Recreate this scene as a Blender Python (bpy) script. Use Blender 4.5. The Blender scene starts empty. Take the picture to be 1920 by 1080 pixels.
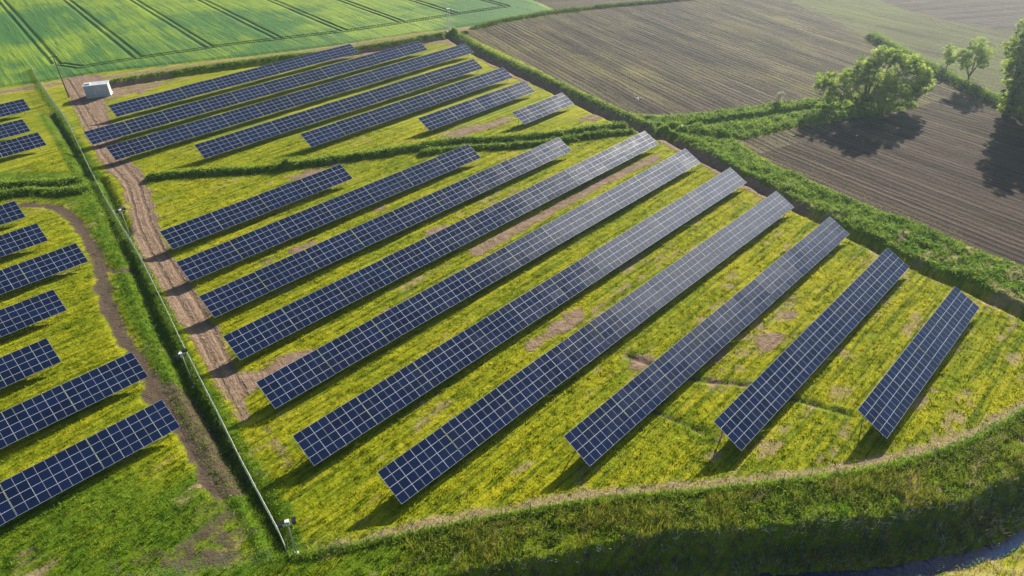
import bpy, bmesh, math, random
import numpy as np
from mathutils import Vector, Matrix
R = math.radians
random.seed(7); rng = np.random.default_rng(7)
S = bpy.context.scene
COL = S.collection

# ------------------------------------------------------------------ camera
cd = bpy.data.cameras.new('camera'); cam = bpy.data.objects.new('camera', cd); COL.objects.link(cam)
cd.sensor_width = 36.0; cd.lens = 24.313; cd.clip_start = 0.5; cd.clip_end = 6000
cam.matrix_world = Matrix(((0.999781, 0.020905, 0.0, 0), (-0.01194, 0.571052, -0.820827, 0),
                           (-0.017159, 0.820648, 0.571177, 59.343), (0, 0, 0, 1)))
S.camera = cam
S.render.resolution_x = 1024; S.render.resolution_y = 576

# ------------------------------------------------------------------ world and sun
SUN_AZ, SUN_EL = 60.2, 24.7           # mathematical azimuth from +X, elevation
W = bpy.data.worlds.new('World'); S.world = W; W.use_nodes = True
wt = W.node_tree; wt.nodes.clear()
sky = wt.nodes.new('ShaderNodeTexSky'); sky.sky_type = 'NISHITA'; sky.sun_disc = False
sky.sun_elevation = R(SUN_EL); sky.sun_rotation = R(90 - SUN_AZ)
sky.altitude = 60; sky.air_density = 1.0; sky.dust_density = 0.25; sky.ozone_density = 3.0
tc = wt.nodes.new('ShaderNodeTexCoord'); cmap = wt.nodes.new('ShaderNodeMapping')
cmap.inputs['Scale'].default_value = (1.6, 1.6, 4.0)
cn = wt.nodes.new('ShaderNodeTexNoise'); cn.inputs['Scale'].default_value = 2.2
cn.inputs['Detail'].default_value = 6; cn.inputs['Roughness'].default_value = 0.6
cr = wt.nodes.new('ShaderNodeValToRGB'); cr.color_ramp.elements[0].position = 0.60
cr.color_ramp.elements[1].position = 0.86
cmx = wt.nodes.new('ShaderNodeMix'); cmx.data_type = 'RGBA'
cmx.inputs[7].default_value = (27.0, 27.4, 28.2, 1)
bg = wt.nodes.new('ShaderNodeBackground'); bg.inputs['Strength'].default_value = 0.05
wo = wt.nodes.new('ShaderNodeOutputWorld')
L = wt.links.new
L(tc.outputs['Generated'], cmap.inputs['Vector']); L(cmap.outputs[0], cn.inputs['Vector'])
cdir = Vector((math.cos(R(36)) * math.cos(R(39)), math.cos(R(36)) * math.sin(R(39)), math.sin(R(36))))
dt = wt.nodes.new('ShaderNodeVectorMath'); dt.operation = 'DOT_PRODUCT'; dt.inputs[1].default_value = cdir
L(tc.outputs['Generated'], dt.inputs[0])                      # unseen bright cloud bank, added up-sun to give the panels their glare
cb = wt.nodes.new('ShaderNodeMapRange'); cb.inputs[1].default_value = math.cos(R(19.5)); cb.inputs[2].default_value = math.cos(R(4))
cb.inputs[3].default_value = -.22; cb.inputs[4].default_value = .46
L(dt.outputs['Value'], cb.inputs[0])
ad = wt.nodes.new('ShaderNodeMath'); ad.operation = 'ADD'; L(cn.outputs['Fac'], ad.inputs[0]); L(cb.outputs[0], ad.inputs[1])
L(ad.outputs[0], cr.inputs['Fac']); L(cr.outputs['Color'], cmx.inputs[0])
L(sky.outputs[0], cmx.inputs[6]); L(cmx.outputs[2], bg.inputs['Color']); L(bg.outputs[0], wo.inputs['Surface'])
sl = bpy.data.lights.new('sun', 'SUN'); sl.energy = 5.0; sl.angle = R(0.5); sl.color = (1.0, 0.89, 0.72)
so = bpy.data.objects.new('sun', sl); COL.objects.link(so)
sd = Vector((math.cos(R(SUN_EL)) * math.cos(R(SUN_AZ)), math.cos(R(SUN_EL)) * math.sin(R(SUN_AZ)), math.sin(R(SUN_EL))))
so.rotation_euler = sd.to_track_quat('Z', 'Y').to_euler()
so.location = (0, 0, 120)
S.view_settings.view_transform = 'Standard'; S.view_settings.look = 'None'
S.view_settings.exposure = 1.15; S.view_settings.gamma = 1

F = {
 'crop': [(-164.4, 166.0), (-142.6, 181.3), (-135.9, 184.3), (-124.5, 189.7), (-112.3, 196.3), (-97.1, 201.7), (-81.8, 206.8), (-63.0, 213.6), (-51.0, 218.4), (-35.6, 226.3), (-18.3, 234.6), (-1.7, 243.5), (17.1, 256.1), (12.0, 267.8), (5.4, 280.7), (10, 420), (-700, 700), (-700, 200)],
 'road': [(-152.6, 167.8), (-139.4, 176.2), (-133.6, 180.3), (-122.6, 186.0), (-109.8, 191.0), (-95.5, 197.6), (-80.6, 203.1), (-62.2, 210.2), (-49.1, 217.1), (-35.3, 223.8), (-17.3, 232.5), (-12.1, 233.4)],
 'h1': [(-107.2, 185.5), (-93.1, 193.2), (-67.9, 204.3), (-49.5, 210.4), (-45.4, 212.3), (-31.5, 219.9), (-19.1, 227.5), (-16.8, 229.2)],
 'h1b': [(-16.8, 229.2), (-8.1, 210.7), (1.3, 195.0), (10.9, 179.7), (17.6, 168.3), (23.7, 158.7), (29.8, 149.9), (34.2, 144.3)],
 'h2': [(-11.3, 234.0), (-1.7, 242.1), (16.9, 253.0), (38.4, 260.5), (64.9, 268.1), (80.0, 273.7), (102.8, 282.5)],
 'bankR': [(33.7, 144.9), (37.6, 136.0), (41.2, 127.8), (45.5, 120.3), (49.2, 113.1), (51.5, 108.7), (54.9, 102.7), (58.1, 97.3), (61.4, 91.4), (64.9, 86.7), (68.3, 82.8), (71.7, 76.8), (76.0, 69.0), (81.7, 55.5), (90.3, 65.4), (82.9, 78.9), (78.3, 87.4), (74.7, 92.6), (70.6, 97.8), (67.5, 102.4), (62.8, 108.4), (59.1, 113.5), (55.7, 120.3), (51.9, 127.8), (49.4, 134.0), (48.6, 139.1), (44.4, 145.3), (40.2, 147.4), (35.4, 147.7)],
 'strip': [(29.5, 155.6), (36.6, 153.5), (44.1, 154.0), (53.6, 156.9), (63.3, 159.9), (71.7, 162.0), (78.0, 161.6), (87.7, 160.3), (96.0, 159.0), (96.1, 156.2), (91.1, 154.1), (78.6, 150.7), (70.0, 147.3), (64.8, 146.0), (57.7, 142.4), (51.0, 139.5), (44.1, 139.3), (36.9, 143.3), (31.9, 147.9)],
 'stripditch': [(36.4, 145.4), (42.5, 147.3), (51.6, 150.0), (61.1, 153.1), (69.4, 155.7), (80.2, 154.7), (91.2, 156.8)],
 'AB': [(-14.4, 230.3), (-1.7, 239.3), (16.7, 250.0), (38.2, 258.9), (65.2, 269.8), (84.9, 276.8), (110, 400), (103.3, 260.4), (106.1, 242.4), (108.4, 230.4), (109.9, 213.4), (110.5, 191.8), (112.0, 172.4), (113.6, 158.7), (115.0, 146.7), (116.9, 127.4), (119.7, 99.6), (300, 60), (200, 50), (81.0, 54.7), (83.3, 79.6), (78.7, 88.1), (74.9, 93.0), (70.8, 98.1), (67.7, 102.8), (63.0, 108.8), (59.4, 114.1), (55.8, 120.8), (52.1, 128.3), (49.8, 135.3), (41.1, 146.1), (30.0, 154.5), (23.1, 164.9), (15.0, 178.6), (1.4, 203.1), (-8.3, 218.8)],
 'h3': [(110.4, 213.9), (111.7, 194.2), (113.0, 174.4), (114.6, 160.5), (116.4, 148.9), (118.1, 129.1), (120.5, 100.5)],
 'D': [(134.3, 284.3), (133.4, 263.6), (136.4, 245.7), (143.1, 230.9), (151.2, 221.1), (158.5, 216.8), (176.3, 201.1), (500, 330), (500, 700), (150, 700)],
 'E': [(18.1, 256.7), (12.4, 269.5), (5.8, 280.6), (20, 420), (60, 700), (150, 700), (110, 390), (85.4, 278.6), (65.4, 270.7), (38.6, 262.1)],
 'hb1': [(-45.0, 129.8), (-34.7, 132.9), (-26.2, 135.1), (-19.8, 137.5), (-13.4, 140.6), (-7.1, 141.2), (0.7, 141.3), (10.0, 142.9), (18.5, 145.8), (26.4, 147.5)],
 'hb2': [(-18.4, 134.7), (-13.1, 136.7), (-7.3, 137.2), (0.6, 137.6), (9.8, 139.4), (18.1, 142.5), (27.4, 144.4)],
 'hb3': [(-71.2, 125.6), (-66.6, 126.9), (-59.3, 127.5), (-51.0, 128.3), (-44.9, 129.5)],
 'hl': [(-109.3, 119.2), (-99.5, 123.2), (-93.6, 123.9), (-88.7, 124.3), (-84.8, 126.0)],
 'hl2': [(-106.4, 114.8), (-97.3, 119.5), (-92.1, 121.0), (-85.5, 120.3), (-81.8, 121.0), (-81.4, 124.0)],
 'fence': [(-135.5, 198.9), (-121.8, 180.0), (-103.4, 156.6), (-86.8, 132.3), (-76.8, 118.1), (-71.4, 110.6), (-60.5, 95.9), (-52.5, 84.4), (-44.4, 72.4), (-39.4, 65.2), (-34.3, 57.9), (-29.8, 51.4), (-25.9, 46.0), (-23.2, 42.2), (-22.1, 40.3)],
 'ditchL': [(-110.9, 162.9), (-97.2, 145.0), (-84.6, 127.7), (-75.5, 114.9), (-69.4, 105.8), (-63.6, 97.6), (-58.1, 89.6), (-52.1, 80.4), (-46.2, 71.9), (-41.3, 65.0), (-36.0, 58.2), (-32.0, 52.8), (-27.7, 47.4), (-25.1, 44.1), (-23.5, 41.6)],
 'rut5': [(-81.2, 126.4), (-76.3, 119.2), (-71.1, 111.6), (-65.9, 103.8)],
 'T1': [(-125.2, 194.3), (-112.5, 174.2), (-101.2, 157.2), (-91.8, 143.6), (-83.3, 131.4), (-76.2, 123.7), (-69.4, 111.5), (-64.6, 101.9), (-56.3, 90.3), (-47.8, 79.0), (-40.3, 68.5), (-34.8, 61.3), (-32.4, 57.9), (-31.0, 59.1), (-32.7, 62.8), (-30.4, 67.0), (-27.1, 70.4), (-25.0, 72.6), (-28.9, 72.2), (-32.5, 68.5), (-35.3, 68.3), (-38.4, 72.8), (-45.1, 83.1), (-52.0, 92.4), (-56.4, 98.2), (-60.0, 103.5), (-63.8, 111.3), (-67.7, 118.8), (-72.6, 127.1), (-78.1, 133.7), (-86.5, 146.2), (-95.9, 162.0), (-102.6, 173.6), (-100.0, 183.7), (-91.3, 190.7), (-92.2, 193.1), (-107.6, 186.4), (-113.2, 193.6)],
 'T1c': [(-121.5, 189.5), (-102.3, 162.4), (-86.4, 139.6), (-73.7, 123.6), (-64.7, 107.4), (-57.5, 96.6), (-48.5, 84.3), (-40.6, 72.8), (-34.4, 63.3), (-30.5, 57.8), (-26.8, 53.6)],
 'T2': [(-93.3, 116.1), (-86.5, 115.6), (-81.6, 113.1), (-75.8, 107.0), (-70.7, 100.4), (-65.8, 93.7), (-62.6, 87.6), (-59.0, 82.0), (-55.0, 76.6), (-51.2, 71.9), (-47.1, 67.1), (-43.7, 63.4)],
 'T2w': [(-44.3, 64.1), (-41.0, 61.5), (-37.7, 58.0), (-34.4, 53.8), (-31.2, 49.6)],
 'T2b': [(-65.6, 93.4), (-62.9, 92.3), (-60.4, 93.3)],
 'soil': [(-29.8, 46.1), (-27.5, 43.2), (-31.6, 43.3), (-33.9, 40.9), (-37.5, 39.9), (-26.0, 40.8)],
 'crack': [(15.2, 69.1), (18.9, 66.6), (23.1, 64.2), (28.9, 63.2), (33.3, 60.8), (39.2, 57.9)],
 'crack2': [(16.5, 59.1), (19.0, 57.3), (21.7, 55.3)],
 'strip45': [(-5.7, 95.8), (-0.7, 101.1), (6.9, 109.0), (15.5, 117.9), (22.5, 124.5), (30.0, 131.0)],
 'spur1': [(-28.8, 57.4), (-26.7, 54.4), (-24.7, 51.3)],
 'endstrip': [(32.1, 142.6), (37.2, 133.8), (40.8, 126.1), (44.7, 117.6), (48.2, 112.9), (51.3, 107.9)],
 'endstrip2': [(51.3, 107.9), (54.4, 101.5), (57.6, 96.1), (60.8, 90.0), (63.2, 85.1), (66.8, 80.1)],
 'corr': [(-13.6, 220.4), (-5.5, 202.0), (4.1, 184.9), (12.0, 174.6), (19.2, 164.4), (24.5, 155.2), (29.3, 146.7)],
 'topcorr': [(-59.9, 200.7), (-47.4, 207.6), (-34.0, 213.7), (-24.8, 218.8), (-16.8, 223.0)],
 'path': [(-19.3, 40.8), (-14.3, 42.3), (-9.1, 43.6), (-3.8, 44.8), (1.7, 46.0), (9.7, 47.4), (15.9, 47.8), (23.4, 48.2), (30.4, 49.0), (39.2, 50.7), (45.8, 52.3), (52.6, 54.8), (58.8, 58.0), (67.5, 62.6)],
 'CF': [(-22.1, 40.3), (-20.2, 40.6), (-18.3, 41.0), (-14.2, 41.8), (-9.0, 42.9), (-3.7, 44.1), (1.7, 45.2), (9.5, 46.4), (17.4, 46.9), (24.3, 47.7), (30.1, 48.2), (38.6, 49.5), (45.2, 51.1), (51.8, 53.5), (57.9, 56.6), (63.8, 59.9), (74.4, 65.9)],
 'CE': [(-34.8, 29.5), (-22.2, 32.4), (-13.3, 35.7), (-6.6, 37.6), (-1.6, 38.7), (4.4, 39.8), (7.1, 40.5), (11.4, 41.2), (16.4, 41.9), (23.5, 42.3), (30.0, 42.6), (36.4, 43.3), (44.1, 44.4), (48.6, 45.9), (54.3, 48.5), (60.9, 51.7), (75.4, 59.0), (93.4, 68.8)],
 'FBL': [(-36.1, 37.7), (-31.9, 38.7), (-26.6, 39.5), (-22.1, 40.3)],
 'lush1': [(-63.4, 92.0), (-59.5, 91.6), (-49.9, 77.9), (-42.0, 67.0), (-40.9, 64.0), (-43.0, 64.1), (-47.2, 68.7), (-53.5, 76.8), (-58.2, 83.3)],
 'lush2': [(-113.8, 129.1), (-104.0, 130.6), (-86.1, 129.8), (-75.3, 113.8), (-68.3, 103.9), (-62.8, 96.8), (-63.5, 93.6), (-67.3, 96.9), (-75.8, 108.9), (-83.2, 115.8), (-90.6, 118.3), (-96.5, 118.2), (-104.6, 115.1)],
 'lush3': [(-34.4, 53.1), (-30.5, 50.0), (-28.2, 46.4), (-31.6, 46.5), (-35.3, 46.0), (-36.3, 50.1)],
 'tram': [(-130.3, 203.5), (-122.3, 199.9), (-111.6, 206.8), (-97.2, 214.4), (-90.5, 218.4), (-80.3, 223.0), (-66.5, 228.0), (-53.8, 232.8), (-40.9, 239.7), (-27.3, 247.1), (-13.0, 255.5), (0.2, 262.3)],
 'camp': [(-21.5, 40.8), (-40.7, 65.5), (-65.6, 103.8), (29.3, 152.5), (-18.3, 229.4)],
 'mast': [(-112.9, 175.4)],
 'cabin': [(-107.7, 174.3), (-102.4, 176.0)],
 'culv': [(38.7, 146.8), (51.0, 150.0)],
 'trees': [(82.6, 154.9), (115.7, 171.3), (117.2, 183.8), (112.3, 149.1), (64.1, 159.1), (115.4, 135.6), (132.1, 173.2)],
}
BARE = [(5.8, 75.0, 6, 1.6), (8.5, 77.1, 3, 1.3), (16.7, 68.0, 2.6, 1.4), (-12.8, 103.0, 3, 0.9), (-23.8, 111.2, 3.2, 0.9), (-5.1, 96.1, 2.5, 1.2), (-36.2, 97.0, 5, 1.0), (-9.9, 145.8, 8, 3.2), (-3.5, 151.1, 8, 2.2), (20.8, 155.4, 6, 2.5), (-39.0, 127.5, 6, 2), (34.1, 71.5, 3, 1.6), (38.9, 77.3, 2.5, 1.2), (-39.8, 209.7, 8, 2), (-98.1, 179.4, 14, 4), (-14.9, 219.3, 5, 2.5), (27.0, 69.0, 3, 0.7)]

# ------------------------------------------------------------------ node helpers
class NT:
    def __init__(s, nt): s.nt = nt
    def n(s, typ, ins=None, **kw):
        nd = s.nt.nodes.new(typ)
        for k, v in kw.items(): setattr(nd, k, v)
        for k, v in (ins or {}).items():
            if isinstance(v, bpy.types.NodeSocket): s.nt.links.new(v, nd.inputs[k])
            else: nd.inputs[k].default_value = v
        return nd
    def math(s, op, a, b=0.0, c=0.0, clamp=False):
        return s.n('ShaderNodeMath', {0: a, 1: b, 2: c}, operation=op, use_clamp=clamp).outputs[0]
    def mix(s, f, a, b, blend='MIX'):
        return s.n('ShaderNodeMix', {0: f, 6: a, 7: b}, data_type='RGBA', blend_type=blend).outputs[2]
    def ss(s, v, a, b, lo=0.0, hi=1.0):
        return s.n('ShaderNodeMapRange', {0: v, 1: a, 2: b, 3: lo, 4: hi}, interpolation_type='SMOOTHSTEP').outputs[0]
    def noise(s, vec, scale, detail=3.0, rough=0.55, dist=0.0):
        return s.n('ShaderNodeTexNoise', {'Vector': vec, 'Scale': scale, 'Detail': detail, 'Roughness': rough, 'Distortion': dist}).outputs[0]
    def mapping(s, vec, rot=0.0, scale=(1, 1, 1)):
        # rotate first, then stretch
        a = s.n('ShaderNodeMapping', {0: vec, 2: (0, 0, rot)}).outputs[0]
        return s.n('ShaderNodeMapping', {0: a, 3: scale}).outputs[0]
    def attr(s, name):
        return s.n('ShaderNodeAttribute', attribute_name=name).outputs['Fac']
def new_mat(name):
    m = bpy.data.materials.new(name); m.use_nodes = True; m.node_tree.nodes.clear()
    t = NT(m.node_tree); out = t.n('ShaderNodeOutputMaterial')
    return m, t, out
def c4(r, g, b): return (r, g, b, 1)
def simple(name, col, rough=0.6, metal=0.0, var=0.15, scale=3.0):
    m, t, out = new_mat(name)
    pos = t.n('ShaderNodeNewGeometry').outputs['Position']
    n = t.noise(pos, scale, 4)
    k = t.ss(n, .3, .7, 1 - var, 1 + var)
    cc = t.n('ShaderNodeVectorMath', {0: (col[0], col[1], col[2]), 'Scale': k}, operation='SCALE').outputs[0]
    b = t.n('ShaderNodeBsdfPrincipled', {'Base Color': cc, 'Roughness': rough, 'Metallic': metal})
    t.nt.links.new(b.outputs[0], out.inputs[0]); return m

ROW_AZ = R(44.912)
# colour of the mown meadow, shared by the soil sheet and the blades that grow on it
gg = bpy.data.node_groups.new('grass_colour', 'ShaderNodeTree')
gg.interface.new_socket('Color', in_out='OUTPUT', socket_type='NodeSocketColor')
gg.interface.new_socket('Streak', in_out='OUTPUT', socket_type='NodeSocketFloat')
t = NT(gg); go = t.n('NodeGroupOutput')
pos = t.n('ShaderNodeNewGeometry').outputs['Position']
flat = t.n('ShaderNodeVectorMath', {0: pos, 1: (1, 1, 0)}, operation='MULTIPLY').outputs[0]
big = t.noise(flat, .035, 3, .6)
mid = t.noise(flat, .32, 4, .65, .6)
stv = t.mapping(flat, -ROW_AZ, (.10, 1.0, 1))
streak = t.noise(stv, 1.0, 4, .6, .3)
fine = t.noise(flat, 3.4, 4, .8)
fac = t.math('ADD', t.math('MULTIPLY', big, .7), t.math('ADD', t.math('MULTIPLY', mid, .4), t.math('MULTIPLY', streak, .9)))
fac = t.ss(fac, .68, 1.24)
col = t.mix(fac, c4(.19, .265, .006), c4(.44, .425, .010))
col = t.mix(t.ss(t.math('ADD', t.math('MULTIPLY', streak, .5), t.math('MULTIPLY', fine, .5)), .56, .78, 0, .55), col, c4(.44, .38, .06))
col = t.mix(t.ss(fine, .50, .32, 0, .5), col, c4(.06, .12, .006))
stv2 = t.mapping(flat, -ROW_AZ, (.07, 1.5, 1))
st2 = t.noise(stv2, 1.0, 3, .7, .4)
col = t.mix(t.ss(st2, .52, .38, 0, .7), col, c4(.075, .145, .006))
col = t.mix(t.ss(st2, .54, .68, 0, .5), col, c4(.50, .44, .05))
col = t.mix(t.math('MULTIPLY', t.attr('lush'), t.ss(mid, .2, .7, 1., .7)), col, t.mix(fine, c4(.03, .10, .006), c4(.12, .25, .012)))
straw = t.mix(fine, c4(.20, .145, .07), c4(.60, .47, .28))
col = t.mix(t.attr('straw'), col, straw)
t.nt.links.new(col, go.inputs['Color']); t.nt.links.new(streak, go.inputs['Streak'])

def ground_material():
    m, t, out = new_mat('meadow_ground')
    pos = t.n('ShaderNodeNewGeometry').outputs['Position']
    g = t.n('ShaderNodeGroup', node_tree=gg)
    fine = t.noise(pos, 2.6, 5, .7); mid = t.noise(pos, .7, 4, .6, .4)
    # bare brown soil
    nz = t.math('MULTIPLY', t.math('SUBTRACT', mid, .5), 1.3)
    nf = t.math('MULTIPLY', t.math('SUBTRACT', fine, .5), 1.4)
    bare = t.ss(t.math('ADD', t.attr('bare'), t.math('ADD', nz, nf)), .30, .85)
    tv = t.attr('track_across')
    ruts = t.noise(t.n('ShaderNodeCombineXYZ', {0: t.math('MULTIPLY', tv, 1.1), 1: t.math('MULTIPLY', t.attr('track_along'), .06)}).outputs[0], 1.0, 4, .65, .8)
    ruts = t.n('ShaderNodeMix', {0: t.ss(t.math('ABSOLUTE', tv), 5., 8.), 2: ruts, 3: g.outputs[1]}, data_type='FLOAT').outputs[0]
    wr_ = t.math('ABSOLUTE', t.math('SUBTRACT', t.math('ABSOLUTE', t.math('ADD', tv, t.math('MULTIPLY', t.math('SUBTRACT', mid, .5), 1.2))), .95))
    rut = t.math('MULTIPLY', t.ss(wr_, .42, .12), t.math('LESS_THAN', t.math('ABSOLUTE', tv), 2.2))
    dirt = t.mix(ruts, c4(.17, .115, .083), c4(.34, .245, .175))
    dirt = t.mix(t.math('MULTIPLY', rut, .55), dirt, c4(.13, .09, .068))
    dirt = t.mix(t.ss(fine, .62, .36, 0, .5), dirt, c4(.12, .075, .05))
    dirt = t.mix(t.ss(mid, .45, .75, 0, .5), dirt, c4(.36, .275, .20))
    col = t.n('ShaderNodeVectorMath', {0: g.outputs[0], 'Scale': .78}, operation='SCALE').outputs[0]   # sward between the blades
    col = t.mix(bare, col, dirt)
    soil = t.ss(t.math('ADD', t.attr('soil'), t.math('ADD', nz, nf)), .30, .80)
    sc = t.mix(fine, c4(.045, .033, .024), c4(.15, .11, .08))
    col = t.mix(soil, col, sc)
    h = t.math('ADD', t.math('MULTIPLY', fine, .16), t.math('MULTIPLY', mid, .22))
    h = t.math('ADD', h, t.math('MULTIPLY', t.math('MULTIPLY', ruts, bare), .25))
    h = t.math('ADD', h, t.math('MULTIPLY', g.outputs[1], .12))
    h = t.math('SUBTRACT', h, t.math('MULTIPLY', t.math('MULTIPLY', rut, bare), .10))
    bp = t.n('ShaderNodeBump', {'Height': h, 'Strength': .9, 'Distance': 1.0})
    b = t.n('ShaderNodeBsdfPrincipled', {'Base Color': col, 'Roughness': .95, 'Normal': bp.outputs[0], 'Specular IOR Level': .1})
    t.nt.links.new(b.outputs[0], out.inputs[0]); return m

def plough_material(name, ang, c0=(.032, .025, .023), c1=(.112, .090, .080), weed=.22, weedcol=(.26, .25, .07), per=1.0):
    m, t, out = new_mat(name)
    pos = t.n('ShaderNodeNewGeometry').outputs['Position']
    a = t.mapping(pos, -R(ang), (.022, 1.0 / per, 1))
    f1 = t.noise(a, 1.1, 5, .72, .15)                       # irregular furrows
    f2 = t.noise(t.mapping(pos, -R(ang), (.01, .22 / per, 1)), 1.0, 2, .5)
    big = t.noise(pos, .03, 3, .6); fine = t.noise(pos, 2.2, 4, .8)
    sx = t.n('ShaderNodeSeparateXYZ', {0: t.mapping(pos, -R(ang), (1, 1, 1))}).outputs[1]
    wv = t.math('SINE', t.math('ADD', t.math('MULTIPLY', sx, 2 * math.pi / 1.55), t.math('MULTIPLY', f1, 9.0)))
    wv = t.ss(wv, -.6, .9)
    f1 = t.math('ADD', t.math('MULTIPLY', f1, .90), t.math('MULTIPLY', wv, .10))
    fac = t.math('ADD', t.math('MULTIPLY', f1, .75), t.math('MULTIPLY', fine, .45))
    col = t.mix(t.ss(fac, .46, .76), c4(*c0), c4(*c1))
    col = t.mix(t.ss(f2, .56, .40, 0, .6), col, c4(c0[0] * .7, c0[1] * .7, c0[2] * .75))
    ws = t.noise(t.mapping(pos, -R(ang), (.03, .22, 1)), 1.0, 4, .65)
    w = t.math('ADD', t.math('ADD', t.math('MULTIPLY', big, .45), t.math('MULTIPLY', ws, .5)), t.math('ADD', t.math('MULTIPLY', f1, .5), t.math('MULTIPLY', fine, .6)))
    w = t.math('ADD', w, t.math('MULTIPLY', t.math('SUBTRACT', t.noise(pos, 5.0, 2, .6), .5), 1.0))
    w = t.ss(w, 1.30 - weed, 1.48 - weed, 0, .75)
    col = t.mix(w, col, t.mix(fine, c4(weedcol[0] * .6, weedcol[1] * .6, weedcol[2] * .6), c4(weedcol[0] * 1.3, weedcol[1] * 1.25, weedcol[2] * 1.6)))
    col = t.mix(t.math('MULTIPLY', t.attr('verge'), t.ss(fine, .45, .7, 0, .8)), col, c4(.22, .20, .07))
    h = t.math('ADD', t.math('MULTIPLY', f1, .95), t.math('MULTIPLY', fine, .25))
    bp = t.n('ShaderNodeBump', {'Height': h, 'Strength': .8, 'Distance': 1.0})
    b = t.n('ShaderNodeBsdfPrincipled', {'Base Color': col, 'Roughness': .95, 'Normal': bp.outputs[0], 'Specular IOR Level': .1})
    t.nt.links.new(b.outputs[0], out.inputs[0]); return m

def crop_material():
    m, t, out = new_mat('young_crop')
    pos = t.n('ShaderNodeNewGeometry').outputs['Position']
    a = t.mapping(pos, R(52.0), (.05, .9, 1))
    f1 = t.noise(a, 1.0, 4, .65, .2); big = t.noise(pos, .022, 3, .55, .5); fine = t.noise(pos, 1.6, 4, .75)
    fac = t.math('ADD', big, t.math('MULTIPLY', t.math('SUBTRACT', f1, .5), .5))
    col = t.mix(t.ss(fac, .40, .64), c4(.045, .145, .022), c4(.19, .29, .015))
    col = t.mix(t.ss(t.math('ADD', t.math('MULTIPLY', f1, .5), t.math('MULTIPLY', fine, .5)), .5, .34, 0, .55), col, c4(.045, .10, .03))
    tr = t.attr('tram')
    col = t.mix(t.ss(tr, .3, .8, 0, .5), col, c4(.035, .055, .022))
    h = t.math('ADD', t.math('MULTIPLY', f1, .5), t.math('MULTIPLY', fine, .35))
    h = t.math('SUBTRACT', h, t.math('MULTIPLY', tr, .5))
    bp = t.n('ShaderNodeBump', {'Height': h, 'Strength': .7, 'Distance': 1.0})
    b = t.n('ShaderNodeBsdfPrincipled', {'Base Color': col, 'Roughness': .8, 'Normal': bp.outputs[0], 'Specular IOR Level': .2})
    t.nt.links.new(b.outputs[0], out.inputs[0]); return m

def leaf_material(name, ca, cb, trans=.45, scale=.5):
    m, t, out = new_mat(name)
    pos = t.n('ShaderNodeNewGeometry').outputs['Position']
    n = t.math('ADD', t.math('MULTIPLY', t.noise(pos, scale, 3, .6), .6), t.math('MULTIPLY', t.attr('shade'), .45))
    col = t.mix(t.ss(n, .3, .72), c4(*ca), c4(*cb))
    d = t.n('ShaderNodeBsdfPrincipled', {'Base Color': col, 'Roughness': .6, 'Specular IOR Level': .25})
    tr = t.n('ShaderNodeBsdfTranslucent', {'Color': col})
    mx = t.n('ShaderNodeMixShader', {0: trans, 1: d.outputs[0], 2: tr.outputs[0]})
    t.nt.links.new(mx.outputs[0], out.inputs[0]); return m
def blade_material():
    m, t, out = new_mat('meadow_blades')
    g = t.n('ShaderNodeGroup', node_tree=gg)
    k = t.ss(t.attr('shade'), 0, 1, .85, 1.40)
    col = t.n('ShaderNodeVectorMath', {0: g.outputs[0], 'Scale': k}, operation='SCALE').outputs[0]
    d = t.n('ShaderNodeBsdfDiffuse', {'Color': col}); tr = t.n('ShaderNodeBsdfTranslucent', {'Color': col})
    mx = t.n('ShaderNodeMixShader', {0: .45, 1: d.outputs[0], 2: tr.outputs[0]})
    t.nt.links.new(mx.outputs[0], out.inputs[0]); return m

M = {}
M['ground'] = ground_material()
M['ploughA'] = plough_material('ploughed_soil', -65, weed=.26)
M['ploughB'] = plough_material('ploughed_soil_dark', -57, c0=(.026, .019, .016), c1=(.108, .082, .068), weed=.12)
M['ploughD'] = plough_material('ploughed_soil_far', 12, c0=(.07, .056, .052), c1=(.14, .118, .105), weed=.1)
M['fallow'] = plough_material('fallow_soil', -60, c0=(.05, .042, .033), c1=(.13, .11, .075), weed=.40, weedcol=(.15, .19, .045))
M['crop'] = crop_material()
M['blades'] = blade_material()
M['weeds'] = leaf_material('bank_weeds', (.018, .05, .005), (.27, .36, .02), .45, .6)
M['weeds_bright'] = leaf_material('bright_weeds', (.05, .13, .012), (.36, .50, .06), .5, .8)
M['weeds_dry'] = leaf_material('dry_weeds', (.16, .14, .04), (.42, .36, .12), .4, .5)
M['weeds_gold'] = leaf_material('golden_stalks', (.13, .16, .02), (.45, .44, .06), .4, .5)
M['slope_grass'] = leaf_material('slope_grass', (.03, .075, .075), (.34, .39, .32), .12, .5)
M['tree_leaf'] = leaf_material('willow_leaves', (.10, .20, .03), (.48, .58, .11), .68, .3)
M['tree_pale'] = leaf_material('pale_leaves', (.15, .26, .05), (.46, .56, .13), .62, .4)
M['shrub_pale'] = leaf_material('blossom', (.3, .3, .2), (.7, .68, .5), .3, 1.)
M['bark'] = simple('bark', (.11, .085, .06), .9, 0, .3, 2)
M['steel'] = simple('galvanised_steel', (.42, .43, .44), .45, .7)
M['wire'] = simple('fence_wire', (.80, .82, .70), .5, .1)
M['alu'] = simple('aluminium_frame', (.56, .60, .69), .42, .1, .04)
M['backsheet'] = simple('backsheet', (.5, .5, .5), .7)
M['white'] = simple('white_casing', (.75, .75, .74), .5, 0, .06)
M['black'] = simple('black_plastic', (.015, .015, .017), .4)
M['wood'] = simple('weathered_pole', (.16, .13, .10), .85, 0, .25, 1.5)
M['cabin'] = simple('grey_cabin_paint', (.42, .46, .50), .55, 0, .08, .8)
M['cabin_roof'] = simple('cabin_roof_sheet', (.50, .54, .60), .5, .1, .1, .8)
M['concrete'] = simple('pale_concrete', (.62, .60, .56), .85, 0, .15, 2)

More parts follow.
